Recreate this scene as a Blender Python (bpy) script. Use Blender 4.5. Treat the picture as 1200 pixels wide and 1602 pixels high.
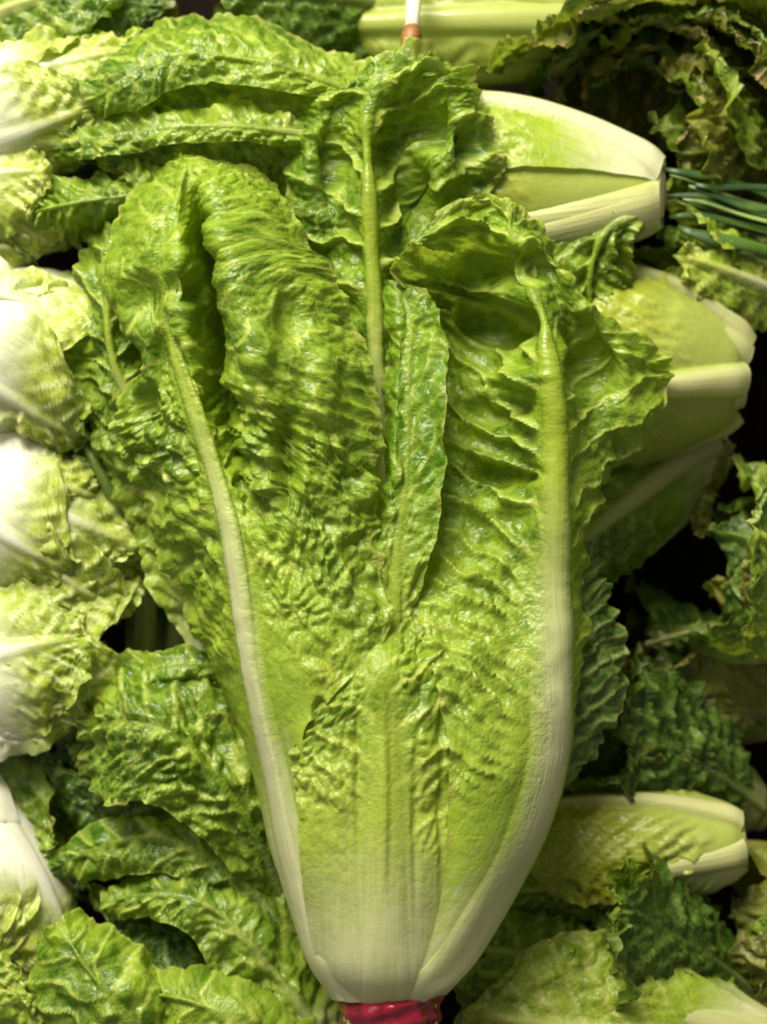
import bpy, math, random
import numpy as np
from mathutils import Vector, Matrix

# ------------------------------------------------------------------ clearing
for o in list(bpy.data.objects):
    bpy.data.objects.remove(o, do_unlink=True)
sc = bpy.context.scene
COL = sc.collection

# ------------------------------------------------------------------ frame of the sloping display
# u = one photograph pixel at the hero's plane = 0.2 mm.  The pile lies on a bed that slopes
# SLOPE degrees from the horizontal; local X right, Y up the slope, Z out of the slope.
S = 0.0002
D = 3000.0                       # camera distance in u (0.6 m)
SLOPE = math.radians(58)
ORIGIN = Vector((0, 0, 1.10))
ROT = Matrix.Rotation(SLOPE, 4, 'X')
FRAME = Matrix.Translation(ORIGIN) @ ROT

def P(px, py, z):
    k = (D - z) / D
    return np.array([(px - 600) * k, (801 - py) * k, z], float)

# ------------------------------------------------------------------ camera
cam_d = bpy.data.cameras.new('camera')
cam = bpy.data.objects.new('camera', cam_d)
COL.objects.link(cam)
cam_d.sensor_fit = 'VERTICAL'
cam_d.sensor_height = 24
cam_d.lens = 24 * D / 1602.0
cam.matrix_world = FRAME @ Matrix.Translation((0, 0, D * S))
cam_d.clip_start = 0.02
cam_d.clip_end = 60
cam_d.dof.use_dof = True
cam_d.dof.focus_distance = (D - 110) * S
cam_d.dof.aperture_fstop = 5.0
sc.camera = cam
sc.render.filter_size = 2.0
sc.cycles.filter_width = 2.0

# ------------------------------------------------------------------ light: store lamps over the display
world = bpy.data.worlds.new('World')
sc.world = world
world.use_nodes = True
bg = world.node_tree.nodes['Background']
bg.inputs[0].default_value = (1.0, 0.95, 0.82, 1)
bg.inputs[1].default_value = 0.24

def area(name, loc, target, sx, sy, power, col):
    d = bpy.data.lights.new(name, 'AREA')
    d.shape = 'RECTANGLE'
    d.size, d.size_y = sx, sy
    d.energy = power
    d.color = col
    o = bpy.data.objects.new(name, d)
    COL.objects.link(o)
    o.location = FRAME @ Vector(loc)
    o.rotation_euler = ((FRAME @ Vector(target)) - o.location).to_track_quat('-Z', 'Y').to_euler()
    return o
area('overhead_lamp', (-0.34, 1.04, 0.72), (0, 0, 0), 0.80, 0.60, 55, (1.0, 0.94, 0.77))
area('aisle_lamp', (-0.75, 0.30, 0.75), (-0.05, 0, 0), 0.5, 0.5, 1.5, (1.0, 0.95, 0.85))

sc.view_settings.view_transform = 'Standard'
sc.view_settings.look = 'None'
sc.view_settings.exposure = 0.0
sc.view_settings.gamma = 1.0

# ------------------------------------------------------------------ numpy noise
def _hash(ix, iy, seed):
    h = (ix.astype(np.int64) * 374761393 + iy.astype(np.int64) * 668265263 + seed * 1442695041) & 0xFFFFFFFF
    h = ((h ^ (h >> 13)) * 1274126177) & 0xFFFFFFFF
    h = ((h ^ (h >> 16)) * 2246822519) & 0xFFFFFFFF
    return ((h ^ (h >> 15)) & 0xFFFFFF) / float(0xFFFFFF)

def vnoise(x, y, seed=0):
    ix, iy = np.floor(x), np.floor(y)
    fx, fy = x - ix, y - iy
    fx = fx * fx * fx * (fx * (fx * 6 - 15) + 10)
    fy = fy * fy * fy * (fy * (fy * 6 - 15) + 10)
    a = _hash(ix, iy, seed); b = _hash(ix + 1, iy, seed)
    c = _hash(ix, iy + 1, seed); d = _hash(ix + 1, iy + 1, seed)
    return ((a * (1 - fx) + b * fx) * (1 - fy) + (c * (1 - fx) + d * fx) * fy) * 2 - 1

def fbm(x, y, seed=0, oct=3):
    r = 0; a = 1.0; n = 0
    for i in range(oct):
        r = r + a * vnoise(x * 2 ** i + 17.3 * i, y * 2 ** i - 9.1 * i, seed + i * 31)
        n += a; a *= 0.5
    return r / n

def worley(x, y, seed=0):
    ix, iy = np.floor(x), np.floor(y)
    f1 = np.full(x.shape, 9.0); f2 = np.full(x.shape, 9.0)
    for dx in (-1, 0, 1):
        for dy in (-1, 0, 1):
            cx, cy = ix + dx, iy + dy
            qx = cx + 0.1 + 0.8 * _hash(cx, cy, seed); qy = cy + 0.1 + 0.8 * _hash(cx, cy, seed + 77)
            d = np.hypot(qx - x, qy - y)
            m = d < f1
            f2 = np.where(m, f1, np.minimum(f2, d))
            f1 = np.where(m, d, f1)
    return f1, f2

def sstep(a, b, x):
    t = np.clip((x - a) / (b - a), 0, 1)
    return t * t * (3 - 2 * t)

def crmat(n, m):
    """Catmull-Rom interpolation matrix, m control points -> n samples."""
    M = np.zeros((n, m))
    for i in range(n):
        x = i / (n - 1) * (m - 1)
        k = min(int(x), m - 2)
        t = x - k
        w = (-.5 * t + t * t - .5 * t ** 3, 1 - 2.5 * t * t + 1.5 * t ** 3,
             .5 * t + 2 * t * t - 1.5 * t ** 3, -.5 * t * t + .5 * t ** 3)
        for j, ww in zip((k - 1, k, k + 1, k + 2), w):
            if j < 0:
                M[i, 0] += 2 * ww; M[i, 1] -= ww
            elif j >= m:
                M[i, m - 1] += 2 * ww; M[i, m - 2] -= ww
            else:
                M[i, j] += ww
    return M

# ------------------------------------------------------------------ materials
def nd(nt, kind, **kw):
    n = nt.nodes.new(kind)
    for k, v in kw.items():
        setattr(n, k, v)
    return n

def mathn(nt, op, a, b=None, c=None, clamp=False):
    n = nd(nt, 'ShaderNodeMath', operation=op, use_clamp=clamp)
    for i, v in enumerate((a, b, c)):
        if v is None: continue
        if isinstance(v, (int, float)): n.inputs[i].default_value = v
        else: nt.links.new(v, n.inputs[i])
    return n.outputs[0]

def rng(nt, x, a, b, lo=0.0, hi=1.0):
    n = nd(nt, 'ShaderNodeMapRange', interpolation_type='SMOOTHSTEP')
    nt.links.new(x, n.inputs[0])
    for i, v in zip((1, 2, 3, 4), (a, b, lo, hi)): n.inputs[i].default_value = v
    return n.outputs[0]

def mixc(nt, f, a, b):
    n = nd(nt, 'ShaderNodeMix', data_type='RGBA')
    if isinstance(f, (int, float)): n.inputs[0].default_value = f
    else: nt.links.new(f, n.inputs[0])
    for i, v in ((6, a), (7, b)):
        if isinstance(v, tuple): n.inputs[i].default_value = (*v, 1)
        else: nt.links.new(v, n.inputs[i])
    return n.outputs[2]

def leaf_mat(name, dark, light, vein, rib, base, t0, t1, rough=0.35, trans=0.40, brown=0.12, cell=4.5, spec=0.44,
             bump=0.26, ribfade=(0.35, 0.85), ribtop=None, transcol=None, lowc=None):
    m = bpy.data.materials.new(name)
    m.use_nodes = True
    nt = m.node_tree
    nt.nodes.clear()
    L = nt.links.new
    at = nd(nt, 'ShaderNodeAttribute', attribute_name='feat')
    sep = nd(nt, 'ShaderNodeSeparateColor')
    L(at.outputs['Color'], sep.inputs[0])
    ribm, veinm, tt, edge = sep.outputs[0], sep.outputs[1], sep.outputs[2], at.outputs['Alpha']
    uv = nd(nt, 'ShaderNodeUVMap', uv_map='UVMap')
    def noise(scale, detail=3, dist=0.0):
        n = nd(nt, 'ShaderNodeTexNoise')
        n.inputs['Scale'].default_value = scale; n.inputs['Detail'].default_value = detail
        n.inputs['Distortion'].default_value = dist
        L(uv.outputs[0], n.inputs['Vector'])
        return n.outputs['Fac']
    oi = nd(nt, 'ShaderNodeObjectInfo')
    n_lo, n_mid, n_hi = noise(0.8, 3), noise(3.4, 4, 0.6), noise(16, 3)
    # cell network of fine veins, warped
    nv = nd(nt, 'ShaderNodeTexNoise'); nv.inputs['Scale'].default_value = 5
    L(uv.outputs[0], nv.inputs['Vector'])
    add = nd(nt, 'ShaderNodeMix', data_type='VECTOR')
    add.inputs[0].default_value = 0.10
    L(uv.outputs[0], add.inputs[4]); L(nv.outputs['Color'], add.inputs[5])
    vor = nd(nt, 'ShaderNodeTexVoronoi', feature='DISTANCE_TO_EDGE')
    vor.inputs['Scale'].default_value = cell
    L(add.outputs[1], vor.inputs['Vector'])
    net = rng(nt, vor.outputs['Distance'], 0.0, 0.10, 1.0, 0.0)
    vor2 = nd(nt, 'ShaderNodeTexVoronoi', feature='DISTANCE_TO_EDGE')
    vor2.inputs['Scale'].default_value = cell * 2.7
    L(add.outputs[1], vor2.inputs['Vector'])
    # blade colour
    f = mathn(nt, 'ADD', mathn(nt, 'MULTIPLY', n_lo, 0.55), mathn(nt, 'MULTIPLY', n_mid, 0.45))
    f = mathn(nt, 'ADD', f, mathn(nt, 'MULTIPLY', mathn(nt, 'SUBTRACT', oi.outputs['Random'], 0.5), 0.10))
    c = mixc(nt, rng(nt, f, 0.39, 0.62), dark, light)
    c = mixc(nt, rng(nt, tt, t1 - 0.05, t1 + 0.30, 0.7, 0.0), c, lowc or light)
    c = mixc(nt, mathn(nt, 'MULTIPLY', net, 0.16), c, vein)
    c = mixc(nt, mathn(nt, 'MULTIPLY', veinm, 0.80), c, vein)
    c = mixc(nt, mathn(nt, 'MULTIPLY', rng(nt, n_hi, 0.5, 0.75), 0.18), c, vein)
    # dry brownish wear on the rim
    e = mathn(nt, 'MULTIPLY', rng(nt, edge, 0.90, 1.0), rng(nt, n_mid, 0.45, 0.62))
    c = mixc(nt, mathn(nt, 'MULTIPLY', e, brown * 4, clamp=True), c, (0.30, 0.21, 0.09))
    e2 = rng(nt, mathn(nt, 'ADD', n_lo, mathn(nt, 'MULTIPLY', n_hi, 0.35)), 0.82, 0.93)
    c = mixc(nt, mathn(nt, 'MULTIPLY', e2, brown * 2, clamp=True), c, (0.33, 0.20, 0.05))
    # long fibres in the base and rib
    fm = nd(nt, 'ShaderNodeMapping'); fm.inputs['Scale'].default_value = (26, 0.9, 1)
    L(uv.outputs[0], fm.inputs[0])
    fib = nd(nt, 'ShaderNodeTexNoise'); fib.inputs['Scale'].default_value = 1.0; fib.inputs['Detail'].default_value = 2
    L(fm.outputs[0], fib.inputs['Vector'])
    fibf = rng(nt, fib.outputs['Fac'], 0.35, 0.7)
    # pale base
    b = mathn(nt, 'ADD', tt, mathn(nt, 'MULTIPLY', mathn(nt, 'SUBTRACT', n_mid, 0.5), 0.16))
    b = mathn(nt, 'ADD', b, mathn(nt, 'MULTIPLY', mathn(nt, 'SUBTRACT', fib.outputs['Fac'], 0.5), 0.15))
    b = mathn(nt, 'ADD', b, mathn(nt, 'MULTIPLY', edge, 0.06))
    bm = rng(nt, b, t0, t1, 1.0, 0.0)
    basec = mixc(nt, mathn(nt, 'MULTIPLY', fibf, 0.20), base, vein)
    c = mixc(nt, bm, c, basec)
    # midrib: pale low, yellow-green high
    rt = ribtop or vein
    rc = mixc(nt, rng(nt, tt, ribfade[0], ribfade[1]), rib, rt)
    rc = mixc(nt, mathn(nt, 'MULTIPLY', fibf, 0.20), rc, light)
    c = mixc(nt, mathn(nt, 'MULTIPLY', ribm, 0.92), c, rc)
    # bump
    cells = rng(nt, vor.outputs['Distance'], 0.0, 0.30)
    cells2 = rng(nt, vor2.outputs['Distance'], 0.0, 0.30)
    bmw = rng(nt, b, t0 + 0.10, t1 + 0.34, 1.0, 0.0)
    blade = mathn(nt, 'SUBTRACT', 1.0, mathn(nt, 'MAXIMUM', ribm, mathn(nt, 'MULTIPLY', bmw, 0.95)))
    h = mathn(nt, 'ADD', mathn(nt, 'MULTIPLY', cells, 0.65), mathn(nt, 'MULTIPLY', cells2, 0.35))
    h = mathn(nt, 'ADD', h, mathn(nt, 'MULTIPLY', n_hi, 0.5))
    h = mathn(nt, 'MULTIPLY', h, mathn(nt, 'ADD', mathn(nt, 'MULTIPLY', blade, 0.96), 0.04))
    h = mathn(nt, 'ADD', h, mathn(nt, 'MULTIPLY', fib.outputs['Fac'], mathn(nt, 'ADD', mathn(nt, 'MULTIPLY', ribm, 0.45), 0.06)))
    bp = nd(nt, 'ShaderNodeBump')
    bp.inputs['Strength'].default_value = bump
    bp.inputs['Distance'].default_value = 9 * S
    L(h, bp.inputs['Height'])
    pr = nd(nt, 'ShaderNodeBsdfPrincipled')
    L(c, pr.inputs['Base Color'])
    L(rng(nt, n_mid, 0.3, 0.7, rough - 0.09, rough + 0.12), pr.inputs['Roughness'])
    pr.inputs['Specular IOR Level'].default_value = spec
    L(bp.outputs[0], pr.inputs['Normal'])
    tr = nd(nt, 'ShaderNodeBsdfTranslucent')
    tc = mixc(nt, 0.55, c, transcol or (0.42, 0.52, 0.03))
    tc = mixc(nt, mathn(nt, 'MAXIMUM', bm, ribm), tc, c)
    L(tc, tr.inputs['Color']); L(bp.outputs[0], tr.inputs['Normal'])
    mx = nd(nt, 'ShaderNodeMixShader')
    mx.inputs[0].default_value = trans
    L(pr.outputs[0], mx.inputs[1]); L(tr.outputs[0], mx.inputs[2])
    out = nd(nt, 'ShaderNodeOutputMaterial')
    L(mx.outputs[0], out.inputs[0])
    return m

HERO = leaf_mat('romaine_leaf', (0.036, 0.112, 0.002), (0.212, 0.335, 0.014), (0.46, 0.56, 0.10), (0.72, 0.71, 0.45), (0.72, 0.70, 0.45),
                0.10, 0.36, ribtop=(0.36, 0.45, 0.04), ribfade=(0.40, 0.76), lowc=(0.34, 0.46, 0.045))
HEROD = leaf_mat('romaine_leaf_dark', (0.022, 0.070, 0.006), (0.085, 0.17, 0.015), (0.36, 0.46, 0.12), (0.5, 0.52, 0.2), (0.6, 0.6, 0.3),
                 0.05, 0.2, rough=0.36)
HEROF = leaf_mat('romaine_heart', (0.075, 0.18, 0.004), (0.22, 0.345, 0.018), (0.50, 0.57, 0.11), (0.60, 0.62, 0.28), (0.71, 0.70, 0.45),
                 0.07, 0.54, bump=0.22, ribfade=(0.20, 0.5), ribtop=(0.36, 0.43, 0.04), lowc=(0.40, 0.50, 0.07))
GREEN = leaf_mat('lettuce_green', (0.045, 0.125, 0.005), (0.20, 0.31, 0.018), (0.42, 0.51, 0.09), (0.6, 0.6, 0.28), (0.62, 0.62, 0.33),
                 0.10, 0.35)
FRESH = leaf_mat('lettuce_fresh', (0.14, 0.26, 0.006), (0.33, 0.45, 0.03), (0.60, 0.64, 0.18), (0.74, 0.73, 0.50), (0.74, 0.73, 0.50),
                 0.12, 0.38)
WHITE = leaf_mat('endive_white', (0.15, 0.27, 0.005), (0.37, 0.46, 0.03), (0.72, 0.75, 0.34), (0.86, 0.85, 0.76), (0.86, 0.85, 0.75),
                 0.42, 0.76, rough=0.40, ribfade=(0.55, 0.9), ribtop=(0.6, 0.64, 0.2), brown=0.04, bump=0.2)
YELL = leaf_mat('lettuce_yellow', (0.15, 0.23, 0.005), (0.34, 0.40, 0.014), (0.50, 0.52, 0.09), (0.66, 0.66, 0.34), (0.42, 0.50, 0.11),
                0.20, 0.60)
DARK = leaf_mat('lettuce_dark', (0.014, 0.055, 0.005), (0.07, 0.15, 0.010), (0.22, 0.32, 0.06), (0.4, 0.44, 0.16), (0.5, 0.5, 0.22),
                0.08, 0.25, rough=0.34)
BROWN = leaf_mat('red_lettuce', (0.045, 0.062, 0.006), (0.24, 0.27, 0.022), (0.28, 0.28, 0.06), (0.32, 0.30, 0.12), (0.36, 0.32, 0.12),
                 0.05, 0.3, rough=0.4, brown=0.4)
LEEK = leaf_mat('smooth_stalk', (0.13, 0.23, 0.008), (0.30, 0.38, 0.035), (0.44, 0.50, 0.11), (0.46, 0.51, 0.14), (0.42, 0.48, 0.10),
                0.1, 0.9, bump=0.12)

def simple_mat(name, col, rough=0.6, spec=0.4, nscale=60, var=0.35, bump=0.3, col2=None):
    m = bpy.data.materials.new(name); m.use_nodes = True
    nt = m.node_tree; pr = nt.nodes['Principled BSDF']
    tc = nd(nt, 'ShaderNodeTexCoord')
    n = nd(nt, 'ShaderNodeTexNoise'); n.inputs['Scale'].default_value = nscale; n.inputs['Detail'].default_value = 5
    nt.links.new(tc.outputs['Object'], n.inputs['Vector'])
    c2 = col2 or tuple(x * (1 - var) for x in col)
    nt.links.new(mixc(nt, rng(nt, n.outputs['Fac'], 0.35, 0.65), c2, col), pr.inputs['Base Color'])
    pr.inputs['Roughness'].default_value = rough
    pr.inputs['Specular IOR Level'].default_value = spec
    b = nd(nt, 'ShaderNodeBump'); b.inputs['Strength'].default_value = bump; b.inputs['Distance'].default_value = 0.002
    nt.links.new(n.outputs['Fac'], b.inputs['Height']); nt.links.new(b.outputs[0], pr.inputs['Normal'])
    return m
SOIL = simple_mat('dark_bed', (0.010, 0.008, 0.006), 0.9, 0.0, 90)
BAND = simple_mat('red_band', (0.30, 0.008, 0.030), 0.22, 0.6, 160, 0.5, 0.25)
CUT = simple_mat('cut_stem', (0.70, 0.64, 0.42), 0.5, 0.4, 140, 0.2, 0.4, (0.55, 0.42, 0.22))
RUST = simple_mat('rusty_cut', (0.24, 0.10, 0.03), 0.5, 0.4, 200, 0.4, 0.4, (0.10, 0.035, 0.012))
PALE = simple_mat('pale_stalk', (0.72, 0.70, 0.52), 0.4, 0.4, 60, 0.12, 0.1)
SCAL = simple_mat('scallion_green', (0.060, 0.115, 0.014), 0.45, 0.4, 60, 0.5, 0.3, (0.015, 0.045, 0.008))
SCALP = simple_mat('scallion_pale', (0.20, 0.29, 0.07), 0.42, 0.4, 60, 0.4, 0.3)

# ------------------------------------------------------------------ object helpers
def link(o, parent=None):
    COL.objects.link(o)
    if parent is not None:
        o.parent = parent
    return o

THINGS = []
def thing(name, label, cat, group=None):
    o = bpy.data.objects.new(name, None)
    o.empty_display_size = 0.02
    o.matrix_world = FRAME
    o['label'] = label; o['category'] = cat
    if group: o['group'] = group
    COL.objects.link(o)
    THINGS.append(o)
    return o

def mesh_obj(name, V, F, mat, parent, normals=None, feat=None, uv=None):
    me = bpy.data.meshes.new(name)
    n = len(V)
    me.vertices.add(n)
    me.vertices.foreach_set('co', (np.asarray(V) * S).astype(np.float32).ravel())
    F = np.asarray(F, np.int32)
    k = F.shape[1]
    me.loops.add(F.size)
    me.loops.foreach_set('vertex_index', F.ravel())
    me.polygons.add(len(F))
    me.polygons.foreach_set('loop_start', np.arange(0, F.size, k, dtype=np.int32))
    me.polygons.foreach_set('use_smooth', np.ones(len(F), bool))
    if uv is not None:
        u = me.uv_layers.new(name='UVMap')
        u.data.foreach_set('uv', uv[F.ravel()].astype(np.float32).ravel())
    if feat is not None:
        a = me.attributes.new('feat', 'FLOAT_COLOR', 'POINT')
        a.data.foreach_set('color', feat.astype(np.float32).ravel())
    me.update(calc_edges=True)
    if normals is not None:
        me.normals_split_custom_set_from_vertices(normals.astype(np.float32).tolist())
    me.materials.append(mat)
    o = bpy.data.objects.new(name, me)
    return link(o, parent)

DEF = dict(rib_w=(26, 6), rib_h=16, vein_sp=52, vein_k=0.9, vein_h=5, blis=26, blis_h=7, ruf=10, ruf_wl=70, jag=5,
           low=10, low_sc=130, t_on=(0.12, 0.32), step=4.5, warp=1.0, curve=260.0, vein_sp2=None, amp_l=1.0, amp_r=1.0, vein_c=1.0, fine_h=0.35, wrk_d=1.0, wscale=1.0, tip0=0.70, rib_end=0.97, rib_soft=0.5, rib_vis=1.0, rib_fade=0.35, wrk=7, tip_amp=1.0, dents=(), t_shift=0, sign=1, split=True, rough_out=0.0, maxn=420)

def grid_leaf(C, vcols, mat, parent, seed, name='leaf', center=None, label=None, **kw):
    """C: (rows, cols, 3) control net in u.  Builds the blade (and its midrib) with veins, blisters and ruffled edges."""
    p = dict(DEF); p.update(kw)
    C = np.asarray(C, float)
    R_, K = C.shape[:2]
    mid = int(np.argmin(np.abs(np.asarray(vcols))))
    Ls = np.linalg.norm(np.diff(C[:, mid], axis=0), axis=1).sum()
    Ws = max(np.linalg.norm(np.diff(C[i], axis=0), axis=1).sum() for i in range(R_))
    nr = int(min(p['maxn'], max(16, Ls / p['step']))); nc = int(min(p['maxn'], max(12, Ws / p['step'])))
    Mr, Mc = crmat(nr, R_), crmat(nc, K)
    G = np.einsum('ij,jkc,lk->ilc', Mr, C, Mc)
    v = np.interp(np.linspace(0, K - 1, nc), np.arange(K), vcols)
    ic = int(np.argmin(np.abs(v)))
    seg = np.linalg.norm(np.diff(G, axis=1), axis=2)
    cum = np.concatenate([np.zeros((nr, 1)), np.cumsum(seg, axis=1)], axis=1)
    w = cum - cum[:, ic:ic + 1]
    sg2 = np.linalg.norm(np.diff(G * np.array([1, 1, .25]), axis=1), axis=2)
    cum2 = np.concatenate([np.zeros((nr, 1)), np.cumsum(sg2, axis=1)], axis=1)
    wf_ = cum2 - cum2[:, ic:ic + 1]
    l = np.concatenate([[0], np.cumsum(np.linalg.norm(np.diff(G[:, ic], axis=0), axis=1))])
    l = np.repeat(l[:, None], nc, 1)
    t = l / l.max()
    V = np.repeat(v[None, :], nr, 0)
    # smooth the across-distance along the leaf so folds do not shear the veins
    k_ = max(3, nr // 9)
    ker = np.hanning(2 * k_ + 3)[1:-1]; ker /= ker.sum()
    wp_ = np.pad(wf_, ((k_, k_), (0, 0)), mode='edge')
    cs = np.zeros_like(w)
    for i_, kk in enumerate(ker): cs += kk * wp_[i_:i_ + nr]
    w0, w = w, cs * p['wscale']
    aw0 = np.abs(w0)
    aw = np.abs(w)
    ev = np.clip(np.abs(V), 0, 1)
    endt = sstep(0.82, 1.0, t)                       # the tip is a rim too
    edge = np.maximum(ev ** 1.0, endt * 0.98)
    def normals(G):
        du = np.gradient(G, axis=1); dv = np.gradient(G, axis=0)
        n = np.cross(du, dv)
        return n / (np.linalg.norm(n, axis=2, keepdims=True) + 1e-9)
    N = normals(G)
    if center is None:
        flip = N[..., 2].mean() < 0
    else:
        flip = ((G - center(G)) * N).sum(axis=2).mean() < 0
    if flip: N = -N
    rw = p['rib_w'][0] + (p['rib_w'][1] - p['rib_w'][0]) * np.minimum(1, t / p['rib_end']) ** 0.8
    x = aw0 / np.maximum(rw, 0.5)
    rib_on = 1 - sstep(p['rib_end'] - 0.12, p['rib_end'] + 0.02, t)
    ribm = (1 - sstep(p['rib_soft'], 1.15, x + 0.12 * fbm(l / 40, w / 12, seed + 70))) * rib_on * p['rib_vis'] * (1 - p['rib_fade'] * sstep(0.45, 0.95, t))
    ribh = np.clip(1 - x ** 2.6, 0, 1) ** 0.8 * rib_on
    on = sstep(p['t_on'][0], p['t_on'][1], t + 0.08 * fbm(w / 60, l / 60, seed + 5))
    off = sstep(0.9, 2.2, x)
    # lateral veins running up and out from the rib
    sp_l = p['vein_sp'] + ((p['vein_sp2'] or p['vein_sp']) - p['vein_sp']) * sstep(0.25, 0.75, t)
    g_ = np.cumsum(np.gradient(l[:, 0]) / sp_l[:, 0])
    side = np.where(w > 0, p['amp_r'], p['amp_l'])
    ph = g_[:, None] - aw * p['vein_k'] / sp_l + p['warp'] * (0.75 * fbm(w / 120 + 5, l / 120, seed + 1) + 0.30 * fbm(w / 42, l / 42, seed + 2)) + np.where(w > 0, 0.37, 0) + (aw / p['curve']) ** 2
    fr = np.abs(ph - np.floor(ph) - 0.5) * 2        # 1 on vein
    veinr = sstep(0.72, 1.0, fr) * sstep(0.5, 0.9, x)
    # thin raised lateral veins and a finer branching net, in photograph units so they keep a thread's width
    dv_ = (1 - fr) * 0.5 * sp_l * 0.8
    lw = 4.5 - 2.2 * ev
    thin = (1 - sstep(0.5 * lw, 1.5 * lw, dv_)) * sstep(0.4, 0.8, x)
    strength = (0.25 + 0.75 * _hash(np.floor(ph), np.sign(w), seed + 3)) * (0.45 + 0.55 * sstep(-0.35, 0.25, fbm(w / 70, l / 70, seed + 4)))
    taper = 1 - 0.55 * sstep(0.3, 1.0, ev)
    arch = 1 - fr * fr                               # blade arches between veins
    f1, f2 = worley(w / p['blis'] + 0.55 * vnoise(w / 40, l / 40, seed) + 0.9 * vnoise(w / 130, l / 130, seed + 6), (l - aw * 0.5) / p['blis'] + 0.55 * vnoise(w / 40 + 9, l / 40, seed) + 0.9 * vnoise(w / 130 + 4, l / 130, seed + 6), seed + 9)
    cellh = 1 - sstep(0.05, 0.22, f2 - f1)          # 1 on network
    dome = sstep(0, 0.6, f2 - f1)
    g1, g2 = worley(w / (p['blis'] * 0.45), l / (p['blis'] * 0.45), seed + 19)
    amp = on * off * (1 - (1 - p['tip_amp']) * sstep(p['tip0'], p['tip0'] + 0.14, t))
    fine = 1 - sstep(0.05, 0.24, g2 - g1)
    patch = 0.55 + 0.75 * sstep(-0.3, 0.5, fbm(w / 110, l / 110, seed + 8))
    wr1 = 1 - np.abs(fbm(ph * 1.3 + 3.3, aw / 44, seed + 50, 2)) * 2.4
    wr2 = 1 - np.abs(fbm(w / 52, l / 46, seed + 51, 2)) * 2.4
    h = p['rib_h'] * ribh
    h = h + p['wrk'] * amp * (0.9 * p['wrk_d'] * wr1 + (1.5 - 0.9 * p['wrk_d']) * wr2)
    h = h + p['vein_h'] * (sp_l / p['vein_sp']) ** 0.8 * side * amp * (veinr * strength * taper * 0.8 + 0.45 * thin * strength - 0.9 * arch * 0.5 * p['sign'])
    h = h + p['blis_h'] * amp * patch * (dome - 0.5 + p['fine_h'] * (sstep(0, 0.6, g2 - g1) - 0.57))
    h = h + p['low'] * (0.2 + 0.8 * on) * (0.35 + 0.65 * off) * fbm(w / p['low_sc'], l / p['low_sc'], seed + 21)
    h = h + p['low'] * 0.45 * amp * fbm(w / (p['low_sc'] * .33), l / (p['low_sc'] * .33), seed + 22)
    for (dx, dy, rx, ry, dep) in p['dents']:
        dd = ((G[..., 0] * D / (D - G[..., 2]) + 600 - dx) / rx) ** 2 + ((801 - G[..., 1] * D / (D - G[..., 2]) - dy) / ry) ** 2
        h = h + dep * np.exp(-dd * dd)
    er = sstep(0.55, 1.0, edge) * on
    rr = 0.35 * np.sin(2 * math.pi * (l / p['ruf_wl'] + 1.2 * fbm(w / 80, l / 80, seed + 30)) + np.where(w > 0, 1.3, 0)) + 1.3 * fbm(l / (p['ruf_wl'] * .6), np.sign(w) * 7.7 + w / 200, seed + 33, 2)
    h = h + p['ruf'] * er ** 1.5 * (rr + 0.6 * fbm(w / 26, l / 26, seed + 31))
    G2 = G + N * h[..., None]
    # ragged rim inside the sheet
    dU = np.gradient(G, axis=1); dU /= (np.linalg.norm(dU, axis=2, keepdims=True) + 1e-9)
    j = p['jag'] * sstep(0.7, 1.0, ev) * (0.3 + on) * (fbm(l / 24, w * 0, seed + 40, 3) + 0.6 * fbm(l / 75, w * 0, seed + 41))
    G2 = G2 + dU * (np.sign(V) * j)[..., None]
    dV = np.gradient(G, axis=0); dV /= (np.linalg.norm(dV, axis=2, keepdims=True) + 1e-9)
    j2 = p['jag'] * 1.4 * sstep(0.93, 1.0, t) * (fbm(w / 24, l * 0, seed + 42, 3) + 0.8 * fbm(w / 75, l * 0, seed + 43))
    G2 = G2 + dV * j2[..., None]
    N2 = normals(G2)
    if flip: N2 = -N2
    vis = 0.55 + 0.45 * sstep(-0.3, 0.3, fbm(w / 60, l / 60, seed + 60))
    rim = sstep(0.955, 0.99, np.maximum(ev, sstep(0.965, 1.0, t)))
    veinmask = np.clip(p['vein_c'] * on * np.clip(0.95 * thin * (0.45 + 0.55 * strength) + 0.25 * veinr * strength + 0.42 * cellh * vis + 0.22 * fine * vis, 0, 1) + 0.55 * rim * on, 0, 1)
    feat = np.stack([ribm, veinmask, np.clip(t + p['t_shift'], 0, 1), edge], axis=2).reshape(-1, 4)
    uv = np.stack([w / 100 + (seed % 13) * 3.1, l / 100 + (seed % 7) * 4.7], axis=2).reshape(-1, 2)
    idx = np.arange(nr * nc).reshape(nr, nc)
    q = np.stack([idx[:-1, :-1], idx[:-1, 1:], idx[1:, 1:], idx[1:, :-1]], axis=2)
    if flip: q = q[..., ::-1]
    fv = (ribm[:-1, :-1] + ribm[1:, 1:]) * 0.5 > 0.5
    Vt, Nt = G2.reshape(-1, 3), N2.reshape(-1, 3)
    def build(nm, faces, par):
        used, inv = np.unique(faces, return_inverse=True)
        return mesh_obj(nm, Vt[used], inv.reshape(faces.shape), mat, par, Nt[used], feat[used], uv[used])
    qf = q.reshape(-1, 4)
    if p['split'] and fv.sum() > 30:
        ob = build(name, qf[~fv.ravel()], parent)
        build('midrib', qf[fv.ravel()], ob)
    else:
        ob = build(name, qf, parent)
    if label: ob['label'] = label
    return ob

def net(rows):
    return np.array([[P(*c) for c in r] for r in rows])

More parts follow.
